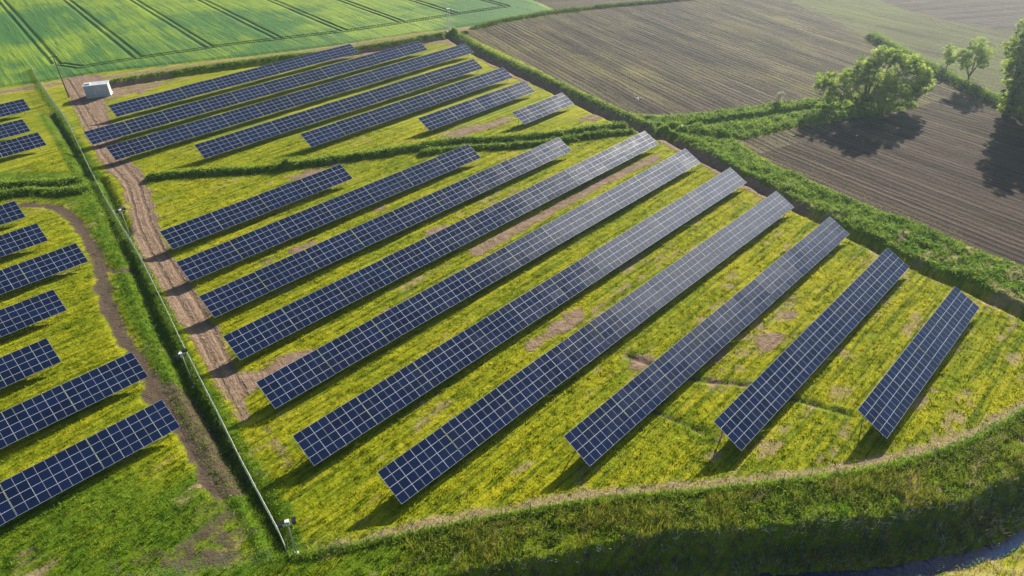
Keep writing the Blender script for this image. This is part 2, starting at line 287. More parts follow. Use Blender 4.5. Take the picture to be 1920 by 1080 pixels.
def glass_material():
    m, t, out = new_mat('solar_glass')
    uv = t.n('ShaderNodeUVMap', uv_map='UVMap').outputs[0]
    sep = t.n('ShaderNodeSeparateXYZ', {0: uv}); u, v = sep.outputs[0], sep.outputs[1]
    oi = t.n('ShaderNodeObjectInfo').outputs['Random']
    # 24 x 6 half cut cells: the hair lines between the cells and the white seam down the middle
    cu = t.math('ABSOLUTE', t.math('SUBTRACT', t.math('FRACT', t.math('MULTIPLY', u, 24)), .5))
    cv = t.math('ABSOLUTE', t.math('SUBTRACT', t.math('FRACT', t.math('MULTIPLY', v, 6)), .5))
    line = t.math('MAXIMUM', t.math('GREATER_THAN', cu, .47), t.math('GREATER_THAN', cv, .45))
    seam = t.math('LESS_THAN', t.math('ABSOLUTE', t.math('SUBTRACT', u, .5)), .0085)
    base = t.mix(oi, c4(.002, .008, .032), c4(.004, .014, .058))
    col = t.mix(t.math('MULTIPLY', line, .6), base, c4(.05, .07, .13))
    col = t.mix(seam, col, c4(.42, .42, .45))
    pos = t.n('ShaderNodeNewGeometry').outputs['Position']
    dust = t.noise(pos, .35, 3, .6)
    b = t.n('ShaderNodeBsdfPrincipled', {'Base Color': col, 'Roughness': t.ss(dust, .3, .7, .10, .22), 'IOR': 1.5,
                                         'Specular IOR Level': .55, 'Coat Weight': .0})
    t.nt.links.new(b.outputs[0], out.inputs[0]); return m
M['glass'] = glass_material()
def water_material():
    m, t, out = new_mat('ditch_water')
    pos = t.n('ShaderNodeNewGeometry').outputs['Position']
    bp = t.n('ShaderNodeBump', {'Height': t.noise(pos, 2.0, 3), 'Strength': .12, 'Distance': .3})
    b = t.n('ShaderNodeBsdfPrincipled', {'Base Color': c4(.008, .028, .085), 'Roughness': .06, 'IOR': 1.33, 'Specular IOR Level': .14, 'Normal': bp.outputs[0]})
    t.nt.links.new(b.outputs[0], out.inputs[0]); return m
M['water'] = water_material()

# ------------------------------------------------------------------ object helpers
def tag(o, label=None, cat=None, group=None, kind=None):
    if label: o['label'] = label
    if cat: o['category'] = cat
    if group: o['group'] = group
    if kind: o['kind'] = kind
    return o
def empty(name, loc, rz, label, cat, group=None):
    o = bpy.data.objects.new(name, None); COL.objects.link(o); o.location = loc; o.rotation_euler = (0, 0, rz)
    o.empty_display_size = .5
    return tag(o, label, cat, group)
def mesh_obj(name, me, parent=None):
    o = bpy.data.objects.new(name, me); COL.objects.link(o)
    if parent: o.parent = parent
    return o
class MB:
    def __init__(s): s.v = []; s.f = []; s.m = []
    def quadbox(s, c, X, Y, Z, mi=0):
        """box from centre and three half axes"""
        c, X, Y, Z = map(Vector, (c, X, Y, Z)); b = len(s.v)
        for k in range(8):
            s.v.append(c + X * (1 if k & 1 else -1) + Y * (1 if k & 2 else -1) + Z * (1 if k & 4 else -1))
        for f in ((0, 2, 3, 1), (4, 5, 7, 6), (0, 1, 5, 4), (2, 6, 7, 3), (0, 4, 6, 2), (1, 3, 7, 5)):
            s.f.append([b + i for i in f]); s.m.append(mi)
    def box(s, x0, x1, y0, y1, z0, z1, mi=0):
        s.quadbox(((x0 + x1) / 2, (y0 + y1) / 2, (z0 + z1) / 2), ((x1 - x0) / 2, 0, 0), (0, (y1 - y0) / 2, 0), (0, 0, (z1 - z0) / 2), mi)
    def tube(s, pts, rads, n=8, mi=0, cap=True):
        pts = [Vector(p) for p in pts]; b0 = len(s.v)
        for i, p in enumerate(pts):
            d = (pts[min(i + 1, len(pts) - 1)] - pts[max(i - 1, 0)]).normalized()
            a = Vector((0, 0, 1)) if abs(d.z) < .9 else Vector((1, 0, 0))
            x = d.cross(a).normalized(); y = d.cross(x)
            for k in range(n):
                an = 2 * math.pi * k / n
                s.v.append(p + (x * math.cos(an) + y * math.sin(an)) * rads[i])
        for i in range(len(pts) - 1):
            for k in range(n):
                a = b0 + i * n + k; c = b0 + i * n + (k + 1) % n
                s.f.append([a, c, c + n, a + n]); s.m.append(mi)
        if cap:
            s.f.append([b0 + k for k in range(n)][::-1]); s.m.append(mi)
            e = b0 + (len(pts) - 1) * n
            s.f.append([e + k for k in range(n)]); s.m.append(mi)
    def mesh(s, name, mats):
        me = bpy.data.meshes.new(name); me.from_pydata([tuple(v) for v in s.v], [], s.f)
        for m in mats: me.materials.append(m)
        me.polygons.foreach_set('material_index', s.m); me.update(); return me
    def build(s, name, mats, parent=None, smooth=False):
        me = s.mesh(name, mats if isinstance(mats, (list, tuple)) else [mats])
        if smooth: me.shade_smooth()
        return mesh_obj(name, me, parent)
def np_mesh(name, V, Fc, mat, attrs=None, smooth=False):
    """V (n,3), Fc (m,k) with k = 3 or 4"""
    me = bpy.data.meshes.new(name); k = Fc.shape[1]
    me.vertices.add(len(V)); me.vertices.foreach_set('co', np.ascontiguousarray(V, np.float32).ravel())
    me.loops.add(Fc.size); me.loops.foreach_set('vertex_index', np.ascontiguousarray(Fc, np.int32).ravel())
    me.polygons.add(len(Fc)); me.polygons.foreach_set('loop_start', np.arange(0, Fc.size, k, dtype=np.int32))
    if smooth: me.polygons.foreach_set('use_smooth', np.ones(len(Fc), bool))
    me.materials.append(mat)
    for an, av in (attrs or {}).items():
        a = me.attributes.new(an, 'FLOAT', 'POINT'); a.data.foreach_set('value', np.ascontiguousarray(av, np.float32))
    me.update(calc_edges=True); return me

# ------------------------------------------------------------------ fields in plan
def seg_dist(px, py, line, extra=False):
    """distance to a polyline; signed + on its left; optional length along"""
    best = np.full(px.shape, 1e9); sg = np.zeros(px.shape); al = np.zeros(px.shape); acc = 0.0
    for (x0, y0), (x1, y1) in zip(line[:-1], line[1:]):
        dx, dy = x1 - x0, y1 - y0; L2 = dx * dx + dy * dy + 1e-9
        tt = np.clip(((px - x0) * dx + (py - y0) * dy) / L2, 0, 1)
        ex, ey = px - (x0 + tt * dx), py - (y0 + tt * dy); d = np.hypot(ex, ey)
        s = np.sign(dx * (py - y0) - dy * (px - x0))
        m = d < best - 1e-6
        best = np.where(m, d, best); sg = np.where(m, s, sg); al = np.where(m, acc + tt * math.sqrt(L2), al)
        acc += math.sqrt(L2)
    return (best, sg * best, al) if extra else best
def poly_sd(px, py, poly):
    """positive inside"""
    ins = np.zeros(px.shape, bool); n = len(poly)
    for i in range(n):
        x0, y0 = poly[i]; x1, y1 = poly[(i + 1) % n]
        if y0 == y1: continue
        c = ((y0 > py) != (y1 > py)) & (px < (x1 - x0) * (py - y0) / (y1 - y0) + x0)
        ins ^= c
    d = seg_dist(px, py, list(poly) + [poly[0]])
    return np.where(ins, d, -d)
_lat = rng.random((256, 256))
def vnoise(x, y, s):
    x = x / s; y = y / s; xi = np.floor(x).astype(int); yi = np.floor(y).astype(int)
    fx = x - xi; fy = y - yi; fx = fx * fx * (3 - 2 * fx); fy = fy * fy * (3 - 2 * fy)
    g = lambda a, b: _lat[a % 256, b % 256]
    return (g(xi, yi) * (1 - fx) + g(xi + 1, yi) * fx) * (1 - fy) + (g(xi, yi + 1) * (1 - fx) + g(xi + 1, yi + 1) * fx) * fy
def fbm(x, y, s, o=3):
    v = 0; a = 1; tot = 0
    for i in range(o): v = v + a * vnoise(x + 37.3 * i, y + 11.7 * i, s / 2 ** i); tot += a; a *= .55
    return v / tot
def sst(v, a, b):
    q = np.clip((v - a) / (b - a), 0, 1); return q * q * (3 - 2 * q)

WATER_Z = -3.0
BOXLIM = {}
def local(fn, px, py, line, reach, fill):
    """evaluate fn only near the feature, for speed"""
    xs = [p[0] for p in line]; ys = [p[1] for p in line]
    m = (px > min(xs) - reach) & (px < max(xs) + reach) & (py > min(ys) - reach) & (py < max(ys) + reach)
    out = np.full(px.shape, fill, float)
    if m.any(): out[m] = fn(px[m], py[m], line)
    return out
def dl(name, px, py, reach=12): return local(seg_dist, px, py, F[name], reach, 99.)
def pl(name, px, py, reach=12): return local(poly_sd, px, py, F[name], reach, -99.)
def near_signed(name, px, py, reach=60):
    ln = F[name]; xs = [p[0] for p in ln]; ys = [p[1] for p in ln]
    return seg_dist(px, py, ln, True)

def terrain(px, py):
    """height and masks at plan points"""
    n1 = fbm(px, py, 2.2, 3) - .5; n2 = fbm(px + 50, py, 9, 2) - .5; n0 = fbm(px + 9, py + 90, .9, 2) - .5
    z = n1 * .14 + n2 * .18 + n0 * .10
    A = {}
    w = lambda d: d + n1 * 1.2                       # ragged distances
    bare = np.zeros(px.shape); soil = bare.copy(); straw = bare.copy(); lush = bare.copy(); verge = bare.copy(); tram = bare.copy()
    # bottom dyke
    _, s_ce, _ = near_signed('CE', px, py); s = -s_ce  # + outward (towards the camera)
    _, s_cf, _ = near_signed('CF', px, py); band = -s_cf
    right_of_corner = (px > F['CF'][0][0] - 8)
    s = s + n1 * .8 + .5
    bank = (band > .2) & (s < 0) & right_of_corner
    prof = np.where(s < 0, 0, np.where(s < 3.7, -np.minimum(s * 1.25, 1.50 + s * .37), np.where(s < 4.9, -3.25, np.where(s < 10, -3.25 + (s - 4.9) * .60, -.3))))
    z = z + prof * (s > -.01)
    slope = (s > 0) & (s < 4.6)
    lush = np.maximum(lush, np.where(bank, .8, 0))
    fb = (s > 5.0)
    # ditch beside the long fence
    d = dl('ditchL', px, py); z -= .8 * sst(1.5 - d - n1 * .5, 0, 1.3); lush = np.maximum(lush, sst(w(3.0 - d), 0, 1))
    soil = np.maximum(soil, .45 * sst(.9 - d, 0, .6))
    d = dl('rut5', px, py); z -= .7 * sst(1.1 - d, 0, .9)
    # hedge banks at the far perimeter, each with a ditch on the camp side
    for nm, hw, hh in (('h1', 1.8, .8), ('h1b', 1.7, .8), ('h2', 1.4, .6), ('h3', 2.2, 1.3)):
        d = dl(nm, px, py); z += hh * sst(hw - d + n1 * .8, 0, hw * .8); lush = np.maximum(lush, sst(hw + .4 - d + n1, 0, .8))
        if nm in ('h1', 'h1b'):
            sd_ = near_signed(nm, px, py)[1]; z -= 1.3 * sst(1.5 - np.abs(sd_ + 3.2) - n1 * .6, 0, 1.2) * (d < 8)
    for nm, hw, hh in (('hb1', 1.5, .9), ('hb2', 1.3, .7), ('hb3', 1.3, .8), ('hl', 1.6, .8), ('hl2', 1.5, .7)):
        d = dl(nm, px, py); z += hh * sst(hw - d + n1 * 1.0, 0, hw); lush = np.maximum(lush, .9 * sst(hw + .7 - d + n1, 0, .8))
    p = pl('bankR', px, py); z += (.85 + 1.0 * n1 + .5 * n2) * sst(p, -.2, 1.2); lush = np.maximum(lush, sst(w(p), -.3, .8))
    bankR = p; z -= 1.0 * sst(1.2 - np.abs(p + 1.2) - n1 * .5, 0, 1) * (py < 160) * (poly_sd(px, py, F['AB']) < -3)
    p = pl('strip', px, py); z += (.6 + .9 * n1) * sst(p, -.2, 1.2); lush = np.maximum(lush, sst(w(p), -.3, .8)); strip = p
    d = dl('stripditch', px, py); z -= 1.9 * sst(1.7 - d + n1 * .5, 0, 1.3)
    # bare ground, tracks
    p1 = pl('T1', px, py); bare = np.maximum(bare, sst(p1 + n1 * 1.6, -.5, .9)); z -= .10 * sst(p1, 0, 1)
    dT, aT, lT = near_signed('T1c', px, py)
    road = dl('road', px, py); bare = np.maximum(bare, .62 * sst(2.1 - road + n1, 0, 1)); straw = np.maximum(straw, .6 * sst(3.2 - road + n1, 0, 1))
    for nm, hw, k in (('endstrip', 2.3, .95), ('endstrip2', .8, .6), ('corr', 3.4, .95), ('topcorr', 3.4, .8), ('strip45', 1.6, .9), ('spur1', .8, .6)):
        d = dl(nm, px, py); bare = np.maximum(bare, k * sst(hw - d + n1 * 1.5, -.3, .9))
    ca, sa = math.cos(ROW_AZ), math.sin(ROW_AZ)
    for bx, by, ra, rb in BARE:
        u = (px - bx) * ca + (py - by) * sa; v = -(px - bx) * sa + (py - by) * ca
        q = 1 - np.sqrt((u / ra) ** 2 + (v / rb) ** 2)
        bare = np.maximum(bare, .9 * sst(q + n1 * 1.7 + n0 * .5, -.1, .5) * (q > -1))
    d2 = np.minimum(dl('T2', px, py) - 1.25, np.minimum(dl('T2w', px, py) - 2.4, dl('T2b', px, py) - 1.0))
    t2 = -d2; soil = np.maximum(soil, .95 * sst(t2 + n1 * 1.4, -.5, .9)); z -= .12 * sst(t2, -.3, .5)
    soil = np.maximum(soil, .62 * sst(3.0 - dl('soil', px, py) + n1 * 5 + n2 * 4, 0, 3.5))
    for nm in ('crack', 'crack2'):
        d = dl(nm, px, py); soil = np.maximum(soil, .75 * sst(.45 - d + n0 * .8, -.1, .3)); z -= .25 * sst(.6 - d + n1, 0, .5)
        lush = np.maximum(lush, .6 * sst(1.6 - d + n1 * 2, 0, 1))
    # straw: trampled line along the inside of the curved fence, and dry swathes
    d = dl('path', px, py); straw = np.maximum(straw, .9 * sst(.75 - d + n1 * 1.2, -.2, .5))
    dry = sst(fbm(px * ca + py * sa + 13, (-px * sa + py * ca) * 4.5, 7, 3) + .16 * sst(px, -10, 60) * sst(130 - py, 0, 50), .66, .80)
    straw = np.maximum(straw, .75 * dry * sst(fbm(px + 70, py, 1.3, 2), .42, .60))
    for nm, k in (('lush1', 1.), ('lush2', .9), ('lush3', .8)):
        lush = np.maximum(lush, k * sst(pl(nm, px, py) + n1 * 2, -.8, .8))
    lush = np.maximum(lush, .85 * sst(px, -20, -34) * sst(60 - py + n2 * 12, 0, 14))
    lush = np.maximum(lush, np.where(slope, .7, 0)); bare = np.where(s > 0, 0, bare); straw = np.where((s > -.5) & (s < 4.8), 0, straw)
    straw = np.where(fb, .55 * sst(n1 + n0, -.15, .25), straw)
    lush = np.where(fb, .3, lush); soil = np.maximum(soil, np.where(slope, .38, 0))
    # fields
    zone = np.zeros(px.shape, int)
    rag = n1 * .9 + n0 * .5
    pc = poly_sd(px, py, F['crop']); ab = poly_sd(px, py, F['AB']); pd = poly_sd(px, py, F['D']); pe = poly_sd(px, py, F['E'])
    crop = (pc + rag > 0)
    fal = (px > 70) & (py > 130) & (ab < 0) & (pd < 0) & (dl('h3', px, py, 400) > 0) & (pe < 0)
    below_h3 = (px - 110) * 0.0
    far_right = (px > 88) & (py > 100)
    zone[crop] = 2
    zone[(ab + rag > 0) & (strip + rag * 1.3 < 0) & (bankR + rag < .0)] = 3
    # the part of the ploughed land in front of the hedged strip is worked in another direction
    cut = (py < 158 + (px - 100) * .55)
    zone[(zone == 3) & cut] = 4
    zone[(pd + rag > 0)] = 5; zone[(pe + rag > 0) & (zone == 0)] = 6
    zone[fal & (zone == 0) & (poly_sd(px, py, F['bankR']) < -1) & (dl('h1b', px, py, 5) > 4)] = 7
    zone[(zone == 0) & (dl('road', px, py) < 2.2 + n1) & (px < 0)] = 8
    zone[(zone == 0) & (p1 > 0)] = 9
    zone[(zone == 0) & (t2 > 0)] = 10
    zone[(zone == 0) & bank] = 11
    zone[(zone == 0) & ((bankR > 0) | (strip > 0))] = 11
    z = np.where((zone == 2), z + .35 * sst(pc, 0, 1.5), z)
    verge = sst(5 - ab + n1 * 5, 0, 3) * .7 * (px < 75)
    # tramlines: a pair of wheelings every 20 m, and the headland pair
    sx = px * .788 + py * .616
    q = np.abs(((sx - 22.1 + 10) % 20) - 10)
    dtm = seg_dist(px, py, F['tram'])
    inside = poly_sd(px, py, F['tram'] + [(60, 420), (-700, 700), (-700, 100)]) > 0
    tr = np.where(inside, 1 - sst(np.abs(q - 1.0), .18, .5), 0); tr = np.maximum(tr, 1 - sst(np.abs(dtm - 1.0), .18, .5))
    tram = np.where(crop, tr, 0); z = z - .3 * tram
    out = dict(bare=bare, soil=soil, straw=straw, lush=np.clip(lush, 0, 1), verge=verge, tram=tram, track_across=aT, track_along=lT)
    return z, out, zone, dict(s=s, band=band, bank=bank, bankR=bankR, strip=strip, fb=fb)

def axis(segs):
    """list of (start, stop, step)"""
    a = []
    for s0, s1, st in segs: a.append(np.arange(s0, s1 - 1e-6, st))
    return np.concatenate(a + [np.array([segs[-1][1]])])
xs = axis([(-2500, -1000, 500), (-1000, -400, 120), (-400, -250, 25), (-250, -65, .6), (-65, 95, .32), (95, 230, .6), (230, 400, 17), (400, 1000, 120), (1000, 2500, 500)])
ys = axis([(-1500, -200, 260), (-200, 20, 22), (20, 34, 2), (34, 130, .32), (130, 320, .55), (320, 420, 10), (420, 1000, 116), (1000, 3500, 500)])
GX, GY = np.meshgrid(xs, ys); gx = GX.ravel(); gy = GY.ravel()
gz, attrs, zone, info = terrain(gx, gy)
gz = gz - np.maximum(0, gy - 400) * 0.0
nx, ny = len(xs), len(ys)
idx = np.arange(nx * ny).reshape(ny, nx)
faces = np.stack([idx[:-1, :-1].ravel(), idx[:-1, 1:].ravel(), idx[1:, 1:].ravel(), idx[1:, :-1].ravel()], 1)
fz = zone[faces].max(1)
P = np.stack([gx, gy, gz], 1)
ZN = {0: ('meadow', 'ground', 'sunlit mown yellow-green meadow between the rows of solar panels'),
      2: ('crop_field', 'crop', 'green cereal field with paired tramlines beyond the solar farm'),
      3: ('ploughed_field', 'ploughA', 'large brown ploughed field behind the solar farm'),
      4: ('ploughed_field', 'ploughB', 'dark ploughed field to the right under tree shadows'),
      5: ('ploughed_field', 'ploughD', 'smooth brown field in the far right corner'),
      6: ('ploughed_field', 'ploughD', 'small brown field beyond the tip of the green crop field'),
      7: ('fallow_field', 'fallow', 'greenish fallow strip beyond the right hedge'),
      8: ('farm_road', 'ground', 'pale dry road along the edge of the green field'),
      9: ('dirt_track', 'ground', 'wide rutted brown dirt track beside the long fence'),
      10: ('soil_path', 'ground', 'dark winding soil path through the left block'),
      11: ('grass_bank', 'ground', 'overgrown bank around the solar farm')}
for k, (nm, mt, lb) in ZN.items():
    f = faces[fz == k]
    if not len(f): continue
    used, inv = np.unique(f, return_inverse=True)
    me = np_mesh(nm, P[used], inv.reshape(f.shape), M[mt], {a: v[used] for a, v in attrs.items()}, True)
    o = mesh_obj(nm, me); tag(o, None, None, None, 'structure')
def ground_z(x, y):
    ix = np.clip(np.searchsorted(xs, x) - 1, 0, nx - 2); iy = np.clip(np.searchsorted(ys, y) - 1, 0, ny - 2)
    fx = (x - xs[ix]) / (xs[ix + 1] - xs[ix]); fy = (y - ys[iy]) / (ys[iy + 1] - ys[iy]); G = gz.reshape(ny, nx)
    return (G[iy, ix] * (1 - fx) + G[iy, ix + 1] * fx) * (1 - fy) + (G[iy + 1, ix] * (1 - fx) + G[iy + 1, ix + 1] * fx) * fy
def gzf(x, y): return float(ground_z(np.array([x]), np.array([y]))[0])
# water along the bottom ditch: a ribbon following the dyke
def ribbon(line, off0, off1, z, name, mat):
    V = []; n = len(line)
    for i, (x, y) in enumerate(line):
        x0, y0 = line[max(i - 1, 0)]; x1, y1 = line[min(i + 1, n - 1)]
        d = Vector((x1 - x0, y1 - y0)).normalized(); nn = Vector((d.y, -d.x))
        for o in (off0, off1): V.append((x + nn.x * o, y + nn.y * o, z))
    Fq = [(2 * i, 2 * i + 2, 2 * i + 3, 2 * i + 1) for i in range(n - 1)]
    return mesh_obj(name, np_mesh(name, np.array(V), np.array(Fq), mat))
def resample(line, step):
    out = []; carry = 0
    for (x0, y0), (x1, y1) in zip(line[:-1], line[1:]):
        Ls = math.hypot(x1 - x0, y1 - y0); q = carry
        while q < Ls: out.append((x0 + (x1 - x0) * q / Ls, y0 + (y1 - y0) * q / Ls)); q += step
        carry = q - Ls
    return out
def smooth_line(line, it=3):
    a = np.array(line, float)
    for _ in range(it):
        b = np.empty((2 * len(a), 2)); b[0] = a[0]; b[-1] = a[-1]
        b[1:-1:2] = a[:-1] * .75 + a[1:] * .25; b[2:-1:2] = a[:-1] * .25 + a[1:] * .75; a = b
    return [tuple(q) for q in a]
wl = ribbon(smooth_line(F['CE'], 2), 2.3, 6.0, WATER_Z, 'ditch_water', M['water'])
tag(wl, kind='structure')

# ------------------------------------------------------------------ solar rows
TILT = R(26.52); SLOPE = 4.22; LOW = 0.983
DY, DZ = math.cos(TILT), math.sin(TILT)
def module_mesh(mw, mh):
    b = MB(); hx, hy = mw / 2 - .008, mh / 2 - .008; fw = .019
    b.box(-hx, hx, -hy, -hy + fw, -.035, .0, 0); b.box(-hx, hx, hy - fw, hy, -.035, .0, 0)
    b.box(-hx, -hx + fw, -hy + fw, hy - fw, -.035, .0, 0); b.box(hx - fw, hx, -hy + fw, hy - fw, -.035, .0, 0)
    n = len(b.v); x, y = hx - fw, hy - fw
    b.v += [Vector((-x, -y, -.006)), Vector((x, -y, -.006)), Vector((x, y, -.006)), Vector((-x, y, -.006))]
    b.f.append([n, n + 1, n + 2, n + 3]); b.m.append(1)
    n = len(b.v)
    b.v += [Vector((-x, -y, -.02)), Vector((x, -y, -.02)), Vector((x, y, -.02)), Vector((-x, y, -.02))]
    b.f.append([n + 3, n + 2, n + 1, n]); b.m.append(2)
    me = b.mesh('solar_panel', [M['alu'], M['glass'], M['backsheet']])
    uvl = me.uv_layers.new(name='UVMap'); 
    for p_ in me.polygons:
        if p_.material_index == 1:
            for li, uv in zip(p_.loop_indices, ((0, 0), (1, 0), (1, 1), (0, 1))): uvl.data[li].uv = uv
    return me
def rack_mesh(pitch):
    b = MB(); Ls = pitch - .10
    for v in (.55, 1.6, 2.65, 3.7):                     # purlins along the row, just under the frames
        b.quadbox((Ls / 2, v * DY + .07 * DZ, LOW + v * DZ - .07 * DY), (Ls / 2 + .12, 0, 0), (0, .03 * DY, .03 * DZ), (0, -.03 * DZ, .03 * DY))
    for x in (1.3, Ls / 2, Ls - 1.3):                   # rafters up the slope
        b.quadbox((x, 2.1 * DY + .16 * DZ, LOW + 2.1 * DZ - .16 * DY), (.03, 0, 0), (0, 1.95 * DY, 1.95 * DZ), (0, -.05 * DZ, .05 * DY))
        b.quadbox((x + .05, 2.2, LOW - .25 + .55), (.02, 0, 0), (0, .75, .42), (0, -.02, .03))
    return b.mesh('rack', [M['steel']])
def post_mesh(h):
    b = MB(); b.box(-.05, .05, -.05, .05, -.6, h); b.box(-.09, .09, -.06, .06, h - .12, h - .04)
    return b.mesh('post', [M['steel']])
_mod = {}; _rack = {}
PF = post_mesh(LOW + .9 * DZ - .2); PR = post_mesh(LOW + 3.4 * DZ - .2)
GROUP = 'rows of solar panels'
def merged_modules(pitch, seed):
    """sixteen modules of one far table, each with its own slight tilt"""
    r = random.Random(seed); key = (round(pitch, 3),)
    src = get_mod(pitch); b = bmesh.new(); bm0 = bmesh.new()
    mw = (pitch - .06) / 4; mh = SLOPE / 4
    out = bpy.data.meshes.new('solar_panels')
    for i in range(4):
        for j in range(4):
            tmp = src.copy()
            mt = Matrix.Translation((mw * (i + .5), (j + .5) * mh * DY, LOW + (j + .5) * mh * DZ)) @ Matrix.Rotation(TILT + R(r.gauss(0, .6)), 4, 'X') @ Matrix.Rotation(R(r.gauss(0, .5)), 4, 'Y')
            tmp.transform(mt); b.from_mesh(tmp); bpy.data.meshes.remove(tmp)
    b.to_mesh(out); b.free(); bm0.free()
    for m in (M['alu'], M['glass'], M['backsheet']): out.materials.append(m)
    return out
def get_mod(pitch):
    k = round(pitch, 3)
    if k not in _mod: _mod[k] = module_mesh((pitch - .06) / 4, SLOPE / 4); _rack[k] = rack_mesh(pitch)
    return _mod[k]
_far = {}
def solar_row(x, y, n, pitch, label, detail=True):
    row = empty('solar_panel_row', (x, y, 0), ROW_AZ, label, 'solar panels', GROUP)
    me = get_mod(pitch); rk = _rack[round(pitch, 3)]; mw = (pitch - .06) / 4; mh = SLOPE / 4
    for k in range(n):
        tb = mesh_obj('table_rack', rk, row); dz = random.gauss(0, .02); tb.location = (k * pitch, 0, dz)
        tb.rotation_euler = (R(random.gauss(0, .15)), R(random.gauss(0, .08)), 0)
        ta, tb_ = random.gauss(0, .6), random.gauss(0, .45)
        if detail:
            for i in range(4):
                for j in range(4):
                    o = mesh_obj('solar_panel', me, tb)
                    o.location = (mw * (i + .5), (j + .5) * mh * DY, LOW + (j + .5) * mh * DZ)
                    o.rotation_euler = (TILT + R(ta + random.gauss(0, .4)), R(tb_ + random.gauss(0, .4)), 0)
        else:
            key = (round(pitch, 3), k % 3)
            if key not in _far: _far[key] = merged_modules(pitch, k)
            o = mesh_obj('solar_panel', _far[key], tb)
        for px_ in (1.3, pitch - 1.4):
            for yy, pm in ((.9 * DY, PF), (3.4 * DY, PR)):
                o = mesh_obj('post', pm, tb); o.location = (px_, yy, 0)
    return row
MAIN = [(-55.26, 96.97, 4, 8.854, 'short solar panel row at the back left of the main block, beside the dirt track'),
 (-48.83, 87.37, 7, 8.711, 'solar panel row seven tables long, second in the main block from the hedge behind it'),
 (-42.0, 78.09, 9, 8.63, 'solar panel row nine tables long, third in the main block from the back hedge'),
 (-35.48, 68.76, 11, 8.578, 'full-length solar panel row whose pale far end reaches the corner of the brown field'),
 (-28.51, 59.75, 11, 8.513, 'full-length solar panel row with a brown bare strip along its upper edge'),
 (-21.87, 50.84, 11, 8.499, 'nearest of the three full-length solar panel rows, right of the dirt track end'),
 (-11.75, 45.59, 10, 8.685, 'ten-table solar panel row whose near end comes closest to the curved fence at the bottom'),
 (7.96, 49.96, 8, 8.397, 'third solar panel row from the right side of the main block, eight tables long'),
 (24.76, 51.69, 6, 8.393, 'second solar panel row from the right side of the main block, six tables long'),
 (41.31, 53.03, 4, 8.402, 'short bright blue solar panel row standing rightmost of all in the yellow meadow'),
 (3.5, 147.93, 2, 8.633, 'shortest solar panel row, two tables, alone beside the perimeter corridor behind the main block')]
for a in MAIN: solar_row(*a)
ca, sa = math.cos(ROW_AZ), math.sin(ROW_AZ)
def uvw(u, v): return (u * ca + v * sa, u * sa - v * ca)
LEFT = [(16.1, -138.2, 3, 'topmost dark blue solar panel row of the left block, cut by the left frame edge'),
 (16.2, -126.0, 3, 'second solar panel row from the top of the left block, above the winding soil path'),
 (18.5, -114.0, 3, 'solar panel row of the left block ending right at the bend of the soil path'),
 (11.6, -102.4, 3, 'solar panel row in the middle of the left block, short of the soil path'),
 (7.2, -90.6, 3, 'solar panel row of the left block with the widest patch of grass to its right'),
 (13.9, -79.3, 4, 'second solar panel row from the bottom of the left block, by the dark soil path'),
 (12.9, -67.8, 4, 'nearest solar panel row of the left block, in the bottom left')]
for u, v, n, lb in LEFT:
    x, y = uvw(u - n * 8.5, v); solar_row(x, y, n, 8.5, lb)
BACK = [(29.3, -171.0, 4, 8.5, 'front row of the three solar panel rows left of the fence at the far left'),
 (29.4, -182.5, 4, 8.5, 'middle row of the three solar panel rows left of the fence at the far left'),
 (33.7, -197.6, 4, 8.5, 'rearmost of the three solar panel rows left of the fence at the far left'),
 (114.9, -176.8, 8, 8.6, 'rearmost solar panel row of the back block, along the far hedge'),
 (130.2, -163.6, 11, 8.55, 'second row from the rear in the back block of solar panels'),
 (137.2, -151.2, 12, 8.4, 'longest row of the back block, third from the far hedge'),
 (128.8, -138.4, 9, 8.82, 'fourth row from the far hedge in the back block of solar panels'),
 (128.7, -126.9, 7, 8.74, 'fifth row from the far hedge in the back block, seven tables long'),
 (124.6, -115.2, 4, 8.6, 'front row of the back block, four tables beside the bare patch')]
for u, v, n, pt, lb in BACK:
    x, y = uvw(u - n * pt, v); solar_row(x, y, n, pt, lb, False)

# ------------------------------------------------------------------ fences
def fence(line, label, hgt=2.0, step=3.0, vstep=.12, wr=.006, z_of=None, hz=(.05, .45, .85, 1.25, 1.65, 1.98), pr=.03):
    pts = resample(line, step); cx, cy = pts[0]
    root = empty('wire_fence', (cx, cy, 0), 0, label, 'fence', 'wire mesh fences')
    Z = [gzf(x, y) for x, y in pts]
    pm = MB(); pm.tube([(0, 0, -.5), (0, 0, hgt + .05)], [pr, pr], 6); pme = pm.mesh('fence_post', [M['steel']])
    for (x, y), z in zip(pts, Z):
        o = mesh_obj('fence_post', pme, root); o.location = (x - cx, y - cy, z)
    b = MB()
    for i in range(len(pts) - 1):
        (x0, y0), (x1, y1) = pts[i], pts[i + 1]; z0, z1 = Z[i], Z[i + 1]
        a = Vector((x0 - cx, y0 - cy, z0)); c = Vector((x1 - cx, y1 - cy, z1))
        for h in hz: b.tube([a + Vector((0, 0, h)), c + Vector((0, 0, h))], [wr, wr], 3, cap=False)
        nv = int((c - a).length / vstep)
        for k in range(nv):
            q = a.lerp(c, (k + .5) / nv); b.tube([q + Vector((0, 0, .03)), q + Vector((0, 0, hgt))], [wr * .8] * 2, 3, cap=False)
    b.build('wire_mesh', M['wire'], root)
    return root
fence(smooth_line(F['fence'][::-1], 1), 'long straight wire mesh fence between the left block and the dirt track', wr=.013, vstep=.09)
fence(smooth_line(F['CF'][:], 2), 'curved wire fence along the top of the overgrown bank at the bottom', hgt=1.8, vstep=.6, wr=.004)
fence(F['FBL'], 'short fence with pale posts at the bottom left below the meadow', hgt=1.9, vstep=.4, wr=.005, step=4.2, pr=.045)

